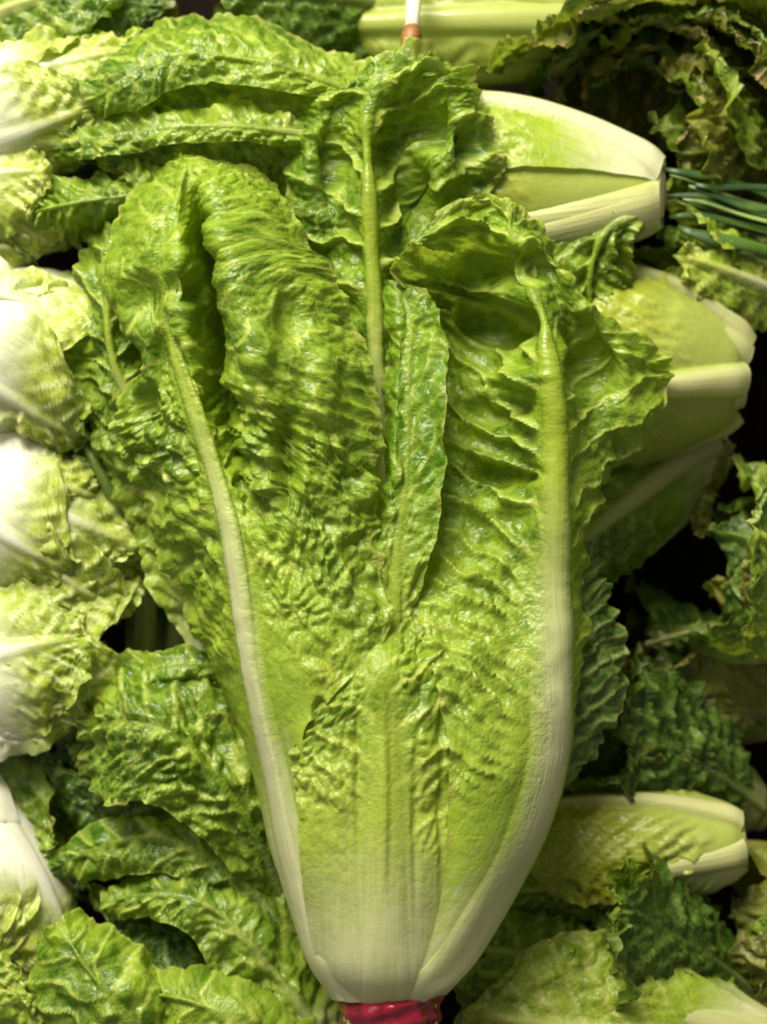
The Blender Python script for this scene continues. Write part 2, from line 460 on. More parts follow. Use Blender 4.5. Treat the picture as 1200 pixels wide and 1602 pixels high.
def sleaf(spine, mat, parent, seed, **kw):
    """spine rows: (px, py, z, wl, wr, zl, zr): widths to the left and right of travel, depth offsets of each rim."""
    s = np.array(spine, float)
    xy = s[:, :2]
    tg = np.gradient(xy, axis=0)
    tg /= np.linalg.norm(tg, axis=1, keepdims=True)
    left = np.stack([tg[:, 1], -tg[:, 0]], axis=1)       # image y points down
    vc = [-1, -.66, -.33, 0, .33, .66, 1]
    bulge = kw.pop('bulge', 0)
    rows = []
    for i in range(len(s)):
        r = []
        for v in vc:
            wd, zz = (s[i, 3], s[i, 5]) if v < 0 else (s[i, 4], s[i, 6])
            q = xy[i] + left[i] * (wd * -v)
            r.append((q[0], q[1], s[i, 2] + zz * abs(v) ** 1.6 + bulge * math.sin(math.pi * min(1, abs(v)))))
        rows.append(r)
    return grid_leaf(net(rows), vc, mat, parent, seed, **kw)

def tube(name, pts, radii, mat, parent, sides=10, flat=1.0):
    pts = np.array(pts, float); n = len(pts)
    tg = np.gradient(pts, axis=0); tg /= np.linalg.norm(tg, axis=1, keepdims=True)
    V, F = [], []
    ref = np.array([0.3, 0.2, 1.0])
    for i in range(n):
        a = np.cross(tg[i], ref); a /= np.linalg.norm(a); b = np.cross(tg[i], a)
        for k in range(sides):
            th = 2 * math.pi * k / sides
            V.append(pts[i] + radii[i] * (a * math.cos(th) + b * flat * math.sin(th)))
    for i in range(n - 1):
        for k in range(sides):
            F.append((i * sides + k, i * sides + (k + 1) % sides, (i + 1) * sides + (k + 1) % sides, (i + 1) * sides + k))
    V.append(pts[0]); V.append(pts[-1])
    e0, e1 = len(V) - 2, len(V) - 1
    for k in range(sides):
        F.append((e0, k, (k + 1) % sides, (k + 1) % sides) if False else (e0, (k + 1) % sides, k, e0))
    F = [f for f in F if len(set(f)) == 4] + []
    ob = mesh_obj(name, V, F, mat, parent)
    # end caps as small fans
    me = ob.data
    import bmesh
    bm = bmesh.new(); bm.from_mesh(me); bm.verts.ensure_lookup_table()
    for k in range(sides):
        bm.faces.new((bm.verts[e0], bm.verts[(k + 1) % sides], bm.verts[k]))
        bm.faces.new((bm.verts[e1], bm.verts[(n - 1) * sides + k], bm.verts[(n - 1) * sides + (k + 1) % sides]))
    for f in bm.faces: f.smooth = True
    bm.normal_update(); bm.to_mesh(me); bm.free()
    return ob

def head(root, A, B, R, mat, seed, n=9, r0=0.35, wrap=62, flare=0.15, inner=0.55, peak=0.55, tipc=0.5, skip_back=True, mats=None,
         lenv=0.12, ruf=14, phase=0.0, cut=True, cutmat=None, stemlen=0.06, sweep=0.0, back=-0.45, **kw):
    """A lettuce lying from its cut base A to its leaf tips B (px, py, z)."""
    rs = random.Random(seed)
    A, B = P(*A), P(*B)
    e = B - A; Lh = np.linalg.norm(e); e = e / Lh
    ref = np.array([0, 0, 1.0]) if abs(e[2]) < 0.75 else np.array([0, 1.0, 0])
    e1 = ref - e * ref.dot(e); e1 /= np.linalg.norm(e1)          # toward the viewer
    e2 = np.cross(e, e1)
    rows_s = [0, .035, .1, .22, .38, .54, .70, .84, .94, 1.0]
    vc = [-1, -.66, -.33, 0, .33, .66, 1]
    for k in range(n):
        q = k / max(1, n - 1)                                     # 0 outer, 1 inner
        a = phase + k * 2.39996 + rs.uniform(-.2, .2)
        if skip_back and math.cos(a) < back:
            a = math.pi - a + rs.uniform(-.3, .3)
        lay = 1 - (1 - inner) * q
        Lf = (1 + rs.uniform(-lenv, lenv)) * (1.0 + 0.10 * q)
        fl = flare * (1 - 0.8 * q) * rs.uniform(.6, 1.3)
        wr = math.radians(wrap) * rs.uniform(.88, 1.12) * (1 + 0.25 * q)
        tw = rs.uniform(-.22, .22)
        rows = []
        for s in rows_s:
            prof = r0 + (1 - r0) * math.sin(math.pi / 2 * min(1, s / peak)) ** 0.9
            if s == 0: prof *= 0.90
            if s > peak:
                prof *= 1 - tipc * (1 - fl * 2) * ((s - peak) / (1 - peak)) ** 1.8
            r = R * prof * (lay + 0.03) * (1 + fl * s * s * 2)
            wp = min(1.0, 0.80 + 0.35 * s) * (1 - max(0, (s - .55) / .45) ** 2.4 * 0.80)
            row = []
            for v in vc:
                th = a + tw * s * 2 + wr * wp * v
                rr = r * (1 + 0.10 * fl * abs(v) ** 2)
                ax = Lh * Lf * (s - 0.05 * s * abs(v) ** 2 * (1 if s > .6 else 0))
                pnt = A + e * ax + rr * (e1 * math.cos(th) + e2 * math.sin(th))
                row.append(pnt)
            rows.append(row)
        m = mat if mats is None else mats[k % len(mats)]
        pr = dict(step=6.0, ruf=ruf, maxn=150, rib_w=(0.20 * R, 5), rib_h=0.10 * R, blis=24)
        pr.update(kw)
        grid_leaf(rows, vc, m, root, seed * 37 + k,
                  center=lambda G: A + ((G - A) @ e)[..., None] * e, **pr)
    if cut:
        rr = R * r0 * 0.92
        tube('cut_stem', [A - e * stemlen * Lh, A - e * stemlen * 0.4 * Lh, A + e * 0.03 * Lh, A + e * 0.12 * Lh],
             [rr * 0.70, rr * 0.76, rr * 0.80, rr * 0.7], cutmat or CUT, root, sides=20)

# ================================================================== display bed (setting)
def bed():
    n = 60
    xs = np.linspace(-1900, 1900, n); ys = np.linspace(-1900, 1700, n)
    X, Y = np.meshgrid(xs, ys)
    Z = -560 + 25 * fbm(X / 160, Y / 160, 4)
    V = np.stack([X, Y, Z], 2).reshape(-1, 3)
    i = np.arange(n * n).reshape(n, n)
    F = np.stack([i[:-1, :-1], i[:-1, 1:], i[1:, 1:], i[1:, :-1]], 2).reshape(-1, 4)
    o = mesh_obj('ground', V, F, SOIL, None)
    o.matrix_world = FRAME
    o['kind'] = 'structure'
bed()

# ================================================================== hero romaine
hero = thing('romaine_lettuce', 'large upright romaine lettuce with broad pale midribs tied by the red band at its base', 'lettuce')
v7 = [-1, -.66, -.33, 0, .33, .66, 1]
# left outer leaf
grid_leaf(net([
 [(528,1560,60),(524,1560,84),(534,1561,118),(544,1562,124),(556,1563,130),(575,1563,132),(590,1563,132),(602,1563,128)],
 [(482,1505,20),(482,1505,66),(500,1508,122),(514,1508,146),(526,1507,160),(545,1507,162),(562,1507,160),(582,1507,154)],
 [(466,1450,10),(462,1450,60),(484,1455,122),(498,1453.5,141),(512,1452,160),(540,1450,178),(560,1450,182),(578,1450,176)],
 [(428,1335,-10),(426,1335,60),(454,1335,128),(468,1332.5,146.5),(482,1330,165),(508,1328,184),(525,1325,186),(538,1320,182)],
 [(394,1200,-30),(394,1200,50),(424,1195,132),(437,1190,148.5),(450,1185,165),(462,1180,178),(470,1172,188),(474,1165,190)],
 [(338,1060,-40),(360,1060,60),(392,1055,145),(408.5,1055,157.5),(425,1055,170),(460,1060,184),(495,1080,188),(518,1095,192)],
 [(285,960,-40),(325,945,50),(374,935,145),(396,935,155),(418,935,165),(475,945,178),(545,965,184),(608,985,160)],
 [(238,830,-20),(295,820,60),(354,815,135),(378,817.5,140),(402,820,145),(462,830,172),(530,845,160),(590,855,110)],
 [(195,730,0),(265,718,70),(324,705,115),(348,708,110),(378,712,40),(405,718,165),(525,735,160),(596,750,100)],
 [(180,665,20),(240,620,85),(290,595,100),(314,602,92),(366,606,-200),(362,612,160),(490,620,165),(588,630,90)],
 [(196,560,10),(222,515,80),(258,500,90),(302,500,90),(366,500,-270),(354,502,165),(470,520,160),(572,540,80)],
 [(168,430,0),(208,408,60),(252,400,85),(294,400,88),(350,400,-240),(334,400,160),(440,420,150),(540,470,70)],
 [(192,340,-20),(235,322,40),(275,315,75),(294.5,318.5,47.5),(314,322,20),(330,328,130),(420,350,120),(505,400,50)],
 [(245,272,-60),(262,262,-20),(285,255,20),(298.5,258.5,30),(312,262,40),(345,275,60),(400,290,50),(460,325,10)],
 [(268,250,-100),(275,245,-80),(285,240,-50),(297.5,245,-45),(310,250,-40),(350,258,-50),(395,268,-60),(432,290,-80)],
 ]), [-1, -.5, 0, .1, .16, .4, .7, 1], HERO, hero, 11, rib_w=(58, 8), rib_h=8, rib_soft=.1, rib_fade=.6, tip_amp=.3, curve=600, warp=1.2, wrk_d=.15, tip0=.62, vein_sp=74, vein_k=0.95, vein_h=2.5, blis=28, blis_h=8.5, wrk=6,
 ruf=7, low=15, low_sc=85, step=3.4, rib_end=0.80, jag=3, t_on=(0.30, 0.52), t_shift=.03, dents=((225,470,26,40,-35),(190,560,22,30,-25),(290,450,30,24,-25),(450,720,22,70,-40),(400,560,22,50,16),(455,500,24,40,-16),(500,600,24,50,14),(575,770,20,22,22),(225,640,22,34,-30),(250,560,14,40,-22),(165,520,20,40,-20),(500,1118,10,22,-45)))
# right outer leaf
grid_leaf(net([
 [(630,1572,130),(640,1572,128),(650,1571,118),(660,1570,98),(676,1568,66),(678,1567,36),(674,1566,10)],
 [(650,1535,172),(668,1536,168),(684,1536,152),(700,1534,120),(716,1531,68),(717,1530,32),(712,1530,6)],
 [(668,1490,186),(690,1492,182),(712,1494,164),(732,1492,125),(750,1490,70),(752,1490,30),(748,1490,0)],
 [(690,1400,192),(722,1405,186),(752,1408,168),(784,1400,125),(808,1395,70),(810,1395,30),(804,1395,0)],
 [(700,1300,194),(745,1305,188),(790,1303,166),(836,1295,120),(859,1290,70),(862,1290,30),(856,1290,0)],
 [(702,1180,192),(750,1185,184),(810,1183,160),(868,1175,115),(891,1175,70),(894,1175,30),(890,1175,0)],
 [(680,1050,172),(735,1055,165),(800,1055,142),(872,1050,112),(896,1050,70),(905,1048,40),(914,1045,10)],
 [(640,930,110),(700,935,112),(780,935,102),(870,930,105),(900,930,75),(914,930,40),(924,930,10)],
 [(655,810,50),(710,808,54),(780,808,64),(869,805,110),(896,805,70),(912,805,30),(925,800,-10)],
 [(678,700,0),(715,700,10),(780,700,36),(869,690,110),(905,690,50),(950,700,10),(985,712,-50)],
 [(685,590,-30),(720,590,-20),(780,594,10),(862,590,110),(915,600,20),(985,615,0),(1058,604,-50)],
 [(650,490,0),(710,490,-40),(770,500,-30),(845,500,90),(900,520,10),(960,535,25),(1040,552,-40)],
 [(612,425,60),(690,430,0),(750,430,-20),(820,425,60),(865,440,20),(905,460,30),(960,505,-20)],
 [(640,385,90),(705,370,60),(760,365,20),(800,365,60),(835,375,50),(865,400,30),(890,436,0)],
 [(690,325,60),(730,308,40),(770,302,20),(800,310,10),(830,330,0),(850,352,-20),(870,390,-40)],
 ]), v7, HERO, hero, 23, rib_w=(96, 8), rib_h=7, rib_soft=.1, rib_fade=.5, vein_sp=27, vein_sp2=58, amp_l=1.0, amp_r=.3, vein_k=0.72, vein_h=9, blis=30, blis_h=3, fine_h=.1, wrk=2.5, warp=1.0, curve=420,
 ruf=12, ruf_wl=80, low=18, low_sc=100, step=3.4, rib_end=0.90, jag=4, t_on=(0.24, 0.44), sign=1.3, t_shift=0.07,
 dents=((775,505,60,34,-60),(790,420,70,26,-45),(760,640,60,22,-28),(780,740,60,18,-28),(930,570,40,60,-40),(800,590,50,12,18),(775,790,50,20,20)))
# tall centre leaf behind
grid_leaf(net([
 [(560,1500,-40),(580,1500,-30),(595,1500,-20),(605,1500,-15),(620,1500,-20),(640,1500,-30),(660,1500,-40)],
 [(500,1150,-60),(530,1150,-40),(565,1150,-20),(600,1150,0),(635,1150,-20),(680,1150,-40),(730,1150,-60)],
 [(500,850,-50),(530,850,-20),(560,850,0),(592,850,10),(625,850,0),(665,850,-20),(710,850,-50)],
 [(515,620,-60),(542,620,-10),(566,620,20),(588,620,32),(610,620,20),(640,620,-20),(690,620,-60)],
 [(505,480,-60),(535,480,-20),(560,482,10),(587,482,28),(612,480,0),(645,470,-40),(700,460,-80)],
 [(472,380,-60),(510,375,-30),(550,375,-10),(582,375,20),(615,370,-40),(670,350,-70),(745,335,-50)],
 [(452,275,-80),(495,270,-10),(540,272,-25),(578,275,18),(620,270,-70),(690,252,0),(788,265,-60)],
 [(455,190,-100),(490,185,-20),(540,190,-20),(578,190,10),(630,190,-70),(700,178,0),(772,190,-60)],
 [(496,142,-90),(530,128,-20),(570,118,0),(600,112,5),(645,108,10),(700,110,0),(750,135,-80)],
 [(528,112,-140),(555,98,-90),(590,90,-70),(620,85,-60),(655,80,-60),(692,84,-90),(732,110,-140)],
 ]), v7, HERO, hero, 31, rib_w=(34, 10), rib_h=5, vein_sp=78, vein_k=0.75, vein_h=14, blis=30, blis_h=4, wrk=4, warp=.7, ruf=7, low=18, low_sc=90, step=3.6, rib_end=0.92, jag=4, rib_soft=.3,
 dents=((680,200,36,26,-45),(735,235,18,36,-40),(650,310,26,40,-45),(515,265,22,60,-35)))
# folded heart leaf
grid_leaf(net([
 [(606,1015,100),(612,1015,106),(620,1015,108),(628,1012,106),(634,1010,100)],
 [(590,935,108),(606,935,116),(622,932,118),(640,930,116),(656,930,112)],
 [(578,850,100),(600,850,116),(625,850,114),(655,850,122),(680,850,128)],
 [(594,740,60),(614,740,104),(638,740,100),(668,740,112),(692,740,124)],
 [(600,620,36),(618,620,88),(640,620,84),(672,620,98),(696,620,112)],
 [(604,520,20),(622,520,66),(642,520,64),(672,520,76),(694,524,90)],
 [(606,440,10),(618,440,36),(630,442,40),(654,452,44),(676,470,40)],
 ]), [-1, -.5, 0, .5, 1], HEROF, hero, 47, rib_w=(9, 3), rib_h=3, rib_vis=.5, rib_soft=0, vein_sp=70, vein_k=1.5, vein_h=3, blis=30, blis_h=4, vein_c=.4, fine_h=.1, ruf=6, ruf_wl=110, low=12, low_sc=90, step=3.6, split=False, t_on=(0, .1), jag=3, t_shift=.42, wrk=4)
# front belly leaf
grid_leaf(net([
 [(545,1566,110),(560,1568,130),(582,1569,140),(605,1570,142),(628,1571,140),(648,1570,130),(664,1569,104)],
 [(505,1525,130),(535,1528,168),(570,1529,184),(605,1530,188),(640,1530,182),(670,1528,160),(705,1526,110)],
 [(482,1455,150),(525,1460,188),(568,1460,202),(605,1460,206),(650,1460,192),(690,1460,164),(730,1460,110)],
 [(470,1350,184),(510,1350,200),(558,1350,210),(605,1350,212),(660,1350,198),(720,1350,165),(780,1350,110)],
 [(462,1240,188),(500,1240,200),(550,1240,206),(605,1240,208),(660,1240,196),(730,1240,160),(800,1240,100)],
 [(458,1174,178),(495,1148,190),(545,1130,198),(600,1125,196),(660,1120,186),(725,1115,152),(790,1110,90)],
 [(500,1110,176),(530,1082,184),(558,1060,188),(595,1045,190),(640,1035,180),(690,1025,140),(740,1020,90)],
 [(535,1040,160),(552,1015,158),(574,990,152),(602,975,140),(630,975,120),(665,960,110),(700,955,80)],
 ]), v7, HEROF, hero, 53, rib_w=(40, 16), rib_h=3, rib_soft=0.0, rib_vis=0.4, vein_sp=54, vein_k=0.9, vein_h=5, blis=26, blis_h=5, wrk=4, ruf=1, low=8, low_sc=80, step=3.4,
 t_on=(0.36, 0.66), split=False, jag=3, warp=.7, dents=((690,1200,5,170,-7),(600,1240,8,140,5),(560,1230,6,120,-4),(650,1270,6,130,-4)))
# leaves behind
sleaf([(400,1150,-60,20,30,-10,0),(300,900,-80,60,50,-20,-40),(215,660,-40,70,60,-50,-60),(175,560,-20,70,60,-60,-60),(168,470,-30,55,56,-60,-60),(185,390,-60,40,50,-60,-60),(225,320,-110,25,60,-40,-20)],
      HERO, hero, 61, rib_w=(14, 5), rib_h=5, ruf=12, step=4.2, vein_h=9, low=18)
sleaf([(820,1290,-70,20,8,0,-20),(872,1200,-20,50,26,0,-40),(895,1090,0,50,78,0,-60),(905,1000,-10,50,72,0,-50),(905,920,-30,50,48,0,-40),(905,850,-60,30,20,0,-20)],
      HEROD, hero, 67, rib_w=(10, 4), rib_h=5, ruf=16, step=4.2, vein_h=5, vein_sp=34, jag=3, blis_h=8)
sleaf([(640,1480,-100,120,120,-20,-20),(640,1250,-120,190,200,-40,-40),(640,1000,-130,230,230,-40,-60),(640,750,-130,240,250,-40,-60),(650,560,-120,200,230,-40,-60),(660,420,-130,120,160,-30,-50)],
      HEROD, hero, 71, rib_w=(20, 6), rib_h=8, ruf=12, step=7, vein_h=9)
tube('cut_stem', [P(612,1690,70), P(612,1640,70), P(611,1570,70), P(611,1520,70)], [66, 70, 74, 80], CUT, hero, 28, 0.95)

# red band round the base
band = thing('red_band', 'shiny dark red band wrapped round the base of the large upright romaine', 'band')
def wrap_band():
    n, m = 96, 26
    V = []
    for i in range(m):
        s = i / (m - 1)
        for k in range(n):
            th = 2 * math.pi * k / n
            y = 1553 + 92 * s + 9 * math.cos(th + 2.2)
            r = 78 + 3.0 * math.sin(s * 16 + 2 * math.sin(th * 2)) + 3.5 * math.sin(th * 9 + s * 5) * math.sin(th * 4 + 1.3) - 10 * s
            if i in (0, m - 1): r -= 7
            p = P(611, y, 70)
            V.append(p + np.array([math.cos(th) * r, 0, math.sin(th) * r * 1.12]))
    F = [(i * n + k, (i + 1) * n + k, (i + 1) * n + (k + 1) % n, i * n + (k + 1) % n) for i in range(m - 1) for k in range(n)]
    return mesh_obj('sleeve', V, F, BAND, band)
wrap_band()

# ================================================================== upper left romaine with folded leaves
G_R = 'romaine lettuces heaped around the upright one'
ul = thing('romaine_lettuce', 'romaine lying on its side with light folded leaves, above the upright romaine to its left', 'lettuce', G_R)
head(ul, (700,190,-230), (130,250,-190), 125, GREEN, 5, n=7, r0=.4, flare=.1, cut=False, rib_vis=.3, rib_h=3)
sleaf([(620,170,-110,20,40,-20,-40),(520,130,-50,28,50,0,-90),(430,100,-25,40,60,4,-120),(330,84,-20,46,62,4,-130),(250,92,-25,52,58,0,-130),(190,130,-20,45,34,-10,-90),(140,160,-60,10,14,-20,-30)],
      HERO, ul, 81, rib_w=(7, 3), rib_h=2, rib_vis=.1, jag=3, ruf=6, ruf_wl=110, low=20, low_sc=90, vein_h=2, wrk=3, blis_h=6, t_on=(0,.1), t_shift=.22)
sleaf([(600,215,-130,22,30,0,-40),(470,208,-50,22,32,0,-60),(390,198,-15,24,36,0,-60),(300,196,-15,28,38,0,-70),(210,208,-35,32,42,0,-80),(120,222,-70,30,34,0,-70),(70,225,-120,12,12,-20,-20)],
      GREEN, ul, 83, rib_w=(7, 3), rib_h=2, rib_vis=.12, jag=3, ruf=6, low=16, low_sc=80, t_on=(0,.1))
sleaf([(600,250,-210,40,40,-60,-20),(460,236,-180,40,36,-70,-30),(360,232,-170,44,36,-70,-30),(260,240,-170,44,36,-70,-30),(150,250,-170,34,34,-50,-30),(70,256,-190,12,14,-20,-20)],
      DARK, ul, 84, rib_w=(6, 3), rib_h=2, rib_vis=.3, ruf=5, low=14, t_on=(0,.1))  # added leaf, its dark colour stands in for shade under the folded leaves
sleaf([(330,330,-130,30,40,-20,-60),(260,300,-70,40,40,-10,-60),(215,280,-50,30,40,-20,-60),(185,262,-70,10,20,-20,-20)],
      FRESH, ul, 86, rib_w=(7, 3), rib_h=2, rib_vis=.12, jag=3, ruf=6, t_on=(0,.1))

sleaf([(400,310,-150,60,40,-90,-60),(300,300,-70,66,40,-110,-60),(200,308,-40,72,42,-120,-60),(120,318,-40,62,46,-110,-60),(70,328,-60,46,40,-70,-50),(36,338,-100,14,16,-20,-20)],
      GREEN, ul, 85, rib_w=(6, 3), rib_h=2, rib_vis=.12, jag=3, ruf=5, low=14, t_on=(0,.1))

# ================================================================== right side romaines with cut butts
r1 = thing('romaine_lettuce', 'romaine lying with its white cut butt pointing right, above the yellow-green one', 'lettuce', G_R)
head(r1, (1030,305,-150), (520,300,-290), 150, FRESH, 7, n=9, r0=.38, wrap=66, flare=.05, phase=1.15, tipc=.35, rib_w=(44, 8), t_on=(.3,.5), lenv=.05, cut=True, stemlen=.015, mats=[FRESH] + [YELL] * 8, wrk=3, blis_h=4, low=8)
sleaf([(1010,330,-90,20,20,-20,-20),(950,360,-80,50,60,-30,-30),(925,430,-90,70,75,-60,-30),(930,500,-120,70,75,-60,-40),(960,560,-160,30,40,-30,-30)],
      HERO, r1, 91, rib_w=(8,3), rib_h=2, rib_vis=.3, low=26, low_sc=70, vein_sp=44, vein_k=1.6, vein_h=9, t_on=(0,.1), t_shift=.35)
r2 = thing('romaine_lettuce', 'romaine lying with yellow-green butt and one pale rib, below the white butt', 'lettuce', G_R)
head(r2, (1160,592,-235), (760,545,-310), 182, YELL, 9, n=8, r0=.42, wrap=74, flare=.05, phase=-.12, tipc=.4, rib_w=(30, 8), t_on=(.12,.45), vein_h=3, vein_sp=44, vein_k=1.6, wrk=1.5, blis_h=3, low=8, lenv=.05, mats=[YELL, GREEN], stemlen=.0)
r3 = thing('romaine_lettuce', 'dim romaine base lying deep in the shade right of the upright romaine', 'lettuce', G_R)
head(r3, (1110,700,-380), (780,900,-330), 120, GREEN, 12, n=6, r0=.45, flare=.05, phase=.2, rib_w=(30, 8), t_on=(.3,.5))
r4 = thing('romaine_lettuce', 'romaine with a yellow fan-veined base pointing right, near the lower right of the upright romaine', 'lettuce', G_R)
head(r4, (1160,1318,-200), (800,1345,-260), 112, YELL, 14, n=8, r0=.5, wrap=70, flare=.2, phase=1.15, tipc=.2, mats=[YELL, GREEN, DARK], rib_w=(24, 6), t_on=(.08,.3), vein_h=5, vein_sp=30, vein_k=1.5, wrk=3, blis_h=4, ruf=16, stemlen=.02)
r5 = thing('romaine_lettuce', 'romaine with a broad white stem, at the very bottom right of the heap', 'lettuce', G_R)
head(r5, (1215,1640,-160), (730,1530,-200), 130, GREEN, 16, n=9, r0=.4, wrap=60, flare=.3, phase=.1, tipc=.2, mats=[FRESH, GREEN], rib_w=(40, 8), t_on=(.3,.5), ruf=20)
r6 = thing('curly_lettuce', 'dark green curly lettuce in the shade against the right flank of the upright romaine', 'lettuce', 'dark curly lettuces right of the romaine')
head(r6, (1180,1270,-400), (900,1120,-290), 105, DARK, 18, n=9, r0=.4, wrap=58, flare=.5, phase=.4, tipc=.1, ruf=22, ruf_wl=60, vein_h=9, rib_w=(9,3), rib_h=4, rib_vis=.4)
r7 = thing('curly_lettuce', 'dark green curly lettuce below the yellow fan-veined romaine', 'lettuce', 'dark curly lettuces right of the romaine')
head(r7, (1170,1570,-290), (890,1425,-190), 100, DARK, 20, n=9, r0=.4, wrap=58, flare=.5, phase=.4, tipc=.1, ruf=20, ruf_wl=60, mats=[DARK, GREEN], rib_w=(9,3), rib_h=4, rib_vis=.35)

# ================================================================== lower left romaines
b1 = thing('romaine_lettuce', 'romaine with crinkled olive leaves, left of the pale base of the upright romaine', 'lettuce', G_R)
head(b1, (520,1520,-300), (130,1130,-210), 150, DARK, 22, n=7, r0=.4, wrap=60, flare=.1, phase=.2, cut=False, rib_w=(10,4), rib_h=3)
LV = dict(rib_w=(8, 3), rib_h=2, rib_vis=.3, t_on=(0, .1), jag=2.5, warp=1.3)
sleaf([(450,1420,-130,40,40,0,-40),(400,1310,-60,60,80,0,-70),(340,1220,-20,90,130,10,-100),(270,1150,0,120,140,0,-110),(190,1130,-30,130,110,-10,-90),(120,1140,-90,60,60,-30,-50)],
      HERO, b1, 95, blis=30, blis_h=7, low=24, low_sc=110, wrk=5, ruf=5, ruf_wl=130, t_shift=.4, **LV)
sleaf([(450,1470,-120,30,50,0,-20),(390,1390,-90,50,60,0,-40),(310,1330,-70,50,60,10,-50),(230,1310,-70,56,40,0,-40),(150,1330,-90,50,36,-10,-30),(80,1360,-130,24,20,-30,-20)],
      HERO, b1, 97, blis=30, blis_h=5, low=20, low_sc=90, wrk=4, ruf=5, ruf_wl=130, t_shift=.4, **LV)
sleaf([(420,1120,-130,30,30,-20,-40),(370,1060,-70,50,46,-30,-60),(310,1040,-50,60,30,-40,-60),(240,1050,-60,60,24,-40,-60),(180,1075,-110,30,16,-30,-40)],
      HERO, b1, 98, blis=26, blis_h=7, low=20, low_sc=80, wrk=7, ruf=5, ruf_wl=130, t_shift=.4, **LV)
b2 = thing('romaine_lettuce', 'romaine with smooth rounded leaves at the bottom left, next to the red band', 'lettuce', G_R)
head(b2, (600,1720,-300), (180,1470,-230), 140, DARK, 24, n=7, r0=.4, wrap=60, flare=.15, phase=.2, cut=False, rib_w=(10,4), rib_h=3)
sleaf([(570,1690,-110,50,50,0,-40),(490,1600,-60,70,60,10,-60),(410,1500,-40,80,66,10,-80),(330,1420,-40,56,50,10,-70),(240,1400,-60,40,40,0,-60),(160,1410,-100,26,24,-20,-40)],
      GREEN, b2, 99, blis=34, blis_h=6, low=24, low_sc=90, wrk=6, ruf=5, ruf_wl=130, **LV)
sleaf([(330,1730,-70,60,60,-20,-40),(260,1650,-10,90,90,-40,-70),(190,1580,15,110,100,-60,-90),(130,1510,10,90,80,-50,-80),(90,1440,-40,50,40,-40,-50)],
      HERO, b2, 101, blis=40, blis_h=2, vein_h=4, low=22, low_sc=110, wrk=3, ruf=5, ruf_wl=130, t_shift=.4, **LV)
sleaf([(500,1730,-60,60,60,0,-30),(440,1650,-10,80,70,0,-60),(360,1590,20,80,66,10,-80),(280,1560,10,60,54,0,-70),(215,1555,-40,30,30,-20,-40)],
      GREEN, b2, 103, blis=34, blis_h=3, vein_h=4, low=24, low_sc=100, wrk=4, ruf=5, ruf_wl=130, **LV)
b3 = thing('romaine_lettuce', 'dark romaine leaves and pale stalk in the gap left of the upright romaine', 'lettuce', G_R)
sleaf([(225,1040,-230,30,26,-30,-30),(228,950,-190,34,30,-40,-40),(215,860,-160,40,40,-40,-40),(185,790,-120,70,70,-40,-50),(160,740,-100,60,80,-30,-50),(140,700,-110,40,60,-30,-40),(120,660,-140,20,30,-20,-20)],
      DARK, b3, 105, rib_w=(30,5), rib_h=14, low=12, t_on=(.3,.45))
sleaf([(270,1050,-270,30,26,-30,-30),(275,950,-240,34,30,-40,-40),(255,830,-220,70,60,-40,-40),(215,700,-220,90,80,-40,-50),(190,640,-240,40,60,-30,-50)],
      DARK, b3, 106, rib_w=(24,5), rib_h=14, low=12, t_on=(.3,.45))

# ================================================================== white-hearted heads down the left side
G_W = 'white hearted heads stacked down the left side'
spec = [
 ('uppermost white hearted head, beside the light folded romaine leaves', (-120,215,-170), (162,150,-190), 108, 31),
 ('second white hearted head from the top, by the dark rounded leaf tip', (-140,335,-170), (82,320,-190), 98, 33),
 ('white hearted head with curved ribs, beside the upper left leaf of the upright romaine', (-120,500,-150), (142,585,-190), 128, 35),
 ('white hearted head beside the dark leaves in the gap left of the romaine', (-80,760,-160), (177,850,-210), 122, 37),
 ('pale head with frilly yellow-green rim above the crinkled olive romaine', (-130,1090,-150), (182,1000,-200), 132, 39),
 ('lowest white hearted head, beside the smooth rounded romaine leaves', (-50,1250,-150), (32,1500,-180), 105, 41)]
for lb, A, B, R, sd in spec:
    t = thing('white_hearted_lettuce', lb, 'lettuce', G_W)
    head(t, A, B, R, WHITE, sd, n=12, r0=.55, wrap=58, flare=.20, inner=.72, peak=.5, tipc=.42, ruf=19, ruf_wl=60,
         rib_w=(30, 6), rib_h=5, rib_soft=.0, t_on=(.5,.8), cut=False, vein_h=3, step=5.0, low=14, low_sc=70, phase=sd * 1.7, lenv=.22, wrk=4,
         blis_h=5, vein_k=1.3, vein_sp=40, warp=.6)
    rl = random.Random(sd)
    for sg in (-1, 1):
        xa, ya, xb, yb = A[0], A[1] + sg * R * .45, B[0] + rl.uniform(-45, 0), B[1] + sg * R * rl.uniform(.55, .8)
        zz = A[2] + R * rl.uniform(.55, .75)
        sleaf([(xa, ya, zz - 60, 40, 40, -40, -40), (xa + .35 * (xb - xa), ya + .25 * (yb - ya), zz, 52, 52, -40, -40), (xa + .65 * (xb - xa), ya + .6 * (yb - ya), zz + 6, 52, 52, -35, -35),
               (xa + .88 * (xb - xa), ya + .9 * (yb - ya), zz - 14, 42, 42, -20, -20), (xb, yb, zz - 46, 18, 18, -10, -10)],
              WHITE, t, sd * 3 + sg, rib_w=(16, 4), rib_h=4, rib_soft=0, t_on=(.3, .6), ruf=15, ruf_wl=60, blis_h=6, low=16, low_sc=70, wrk=4, step=5)
t = thing('romaine_lettuce', 'green romaine mostly buried under the white hearted heads, midway down the left side', 'lettuce', G_R)
head(t, (-220,560,-400), (200,700,-360), 130, GREEN, 61, n=8, r0=.5, flare=.3, cut=False, rib_w=(12, 4))
t = thing('romaine_lettuce', 'green romaine buried beneath the lowest two white hearted heads', 'lettuce', G_R)
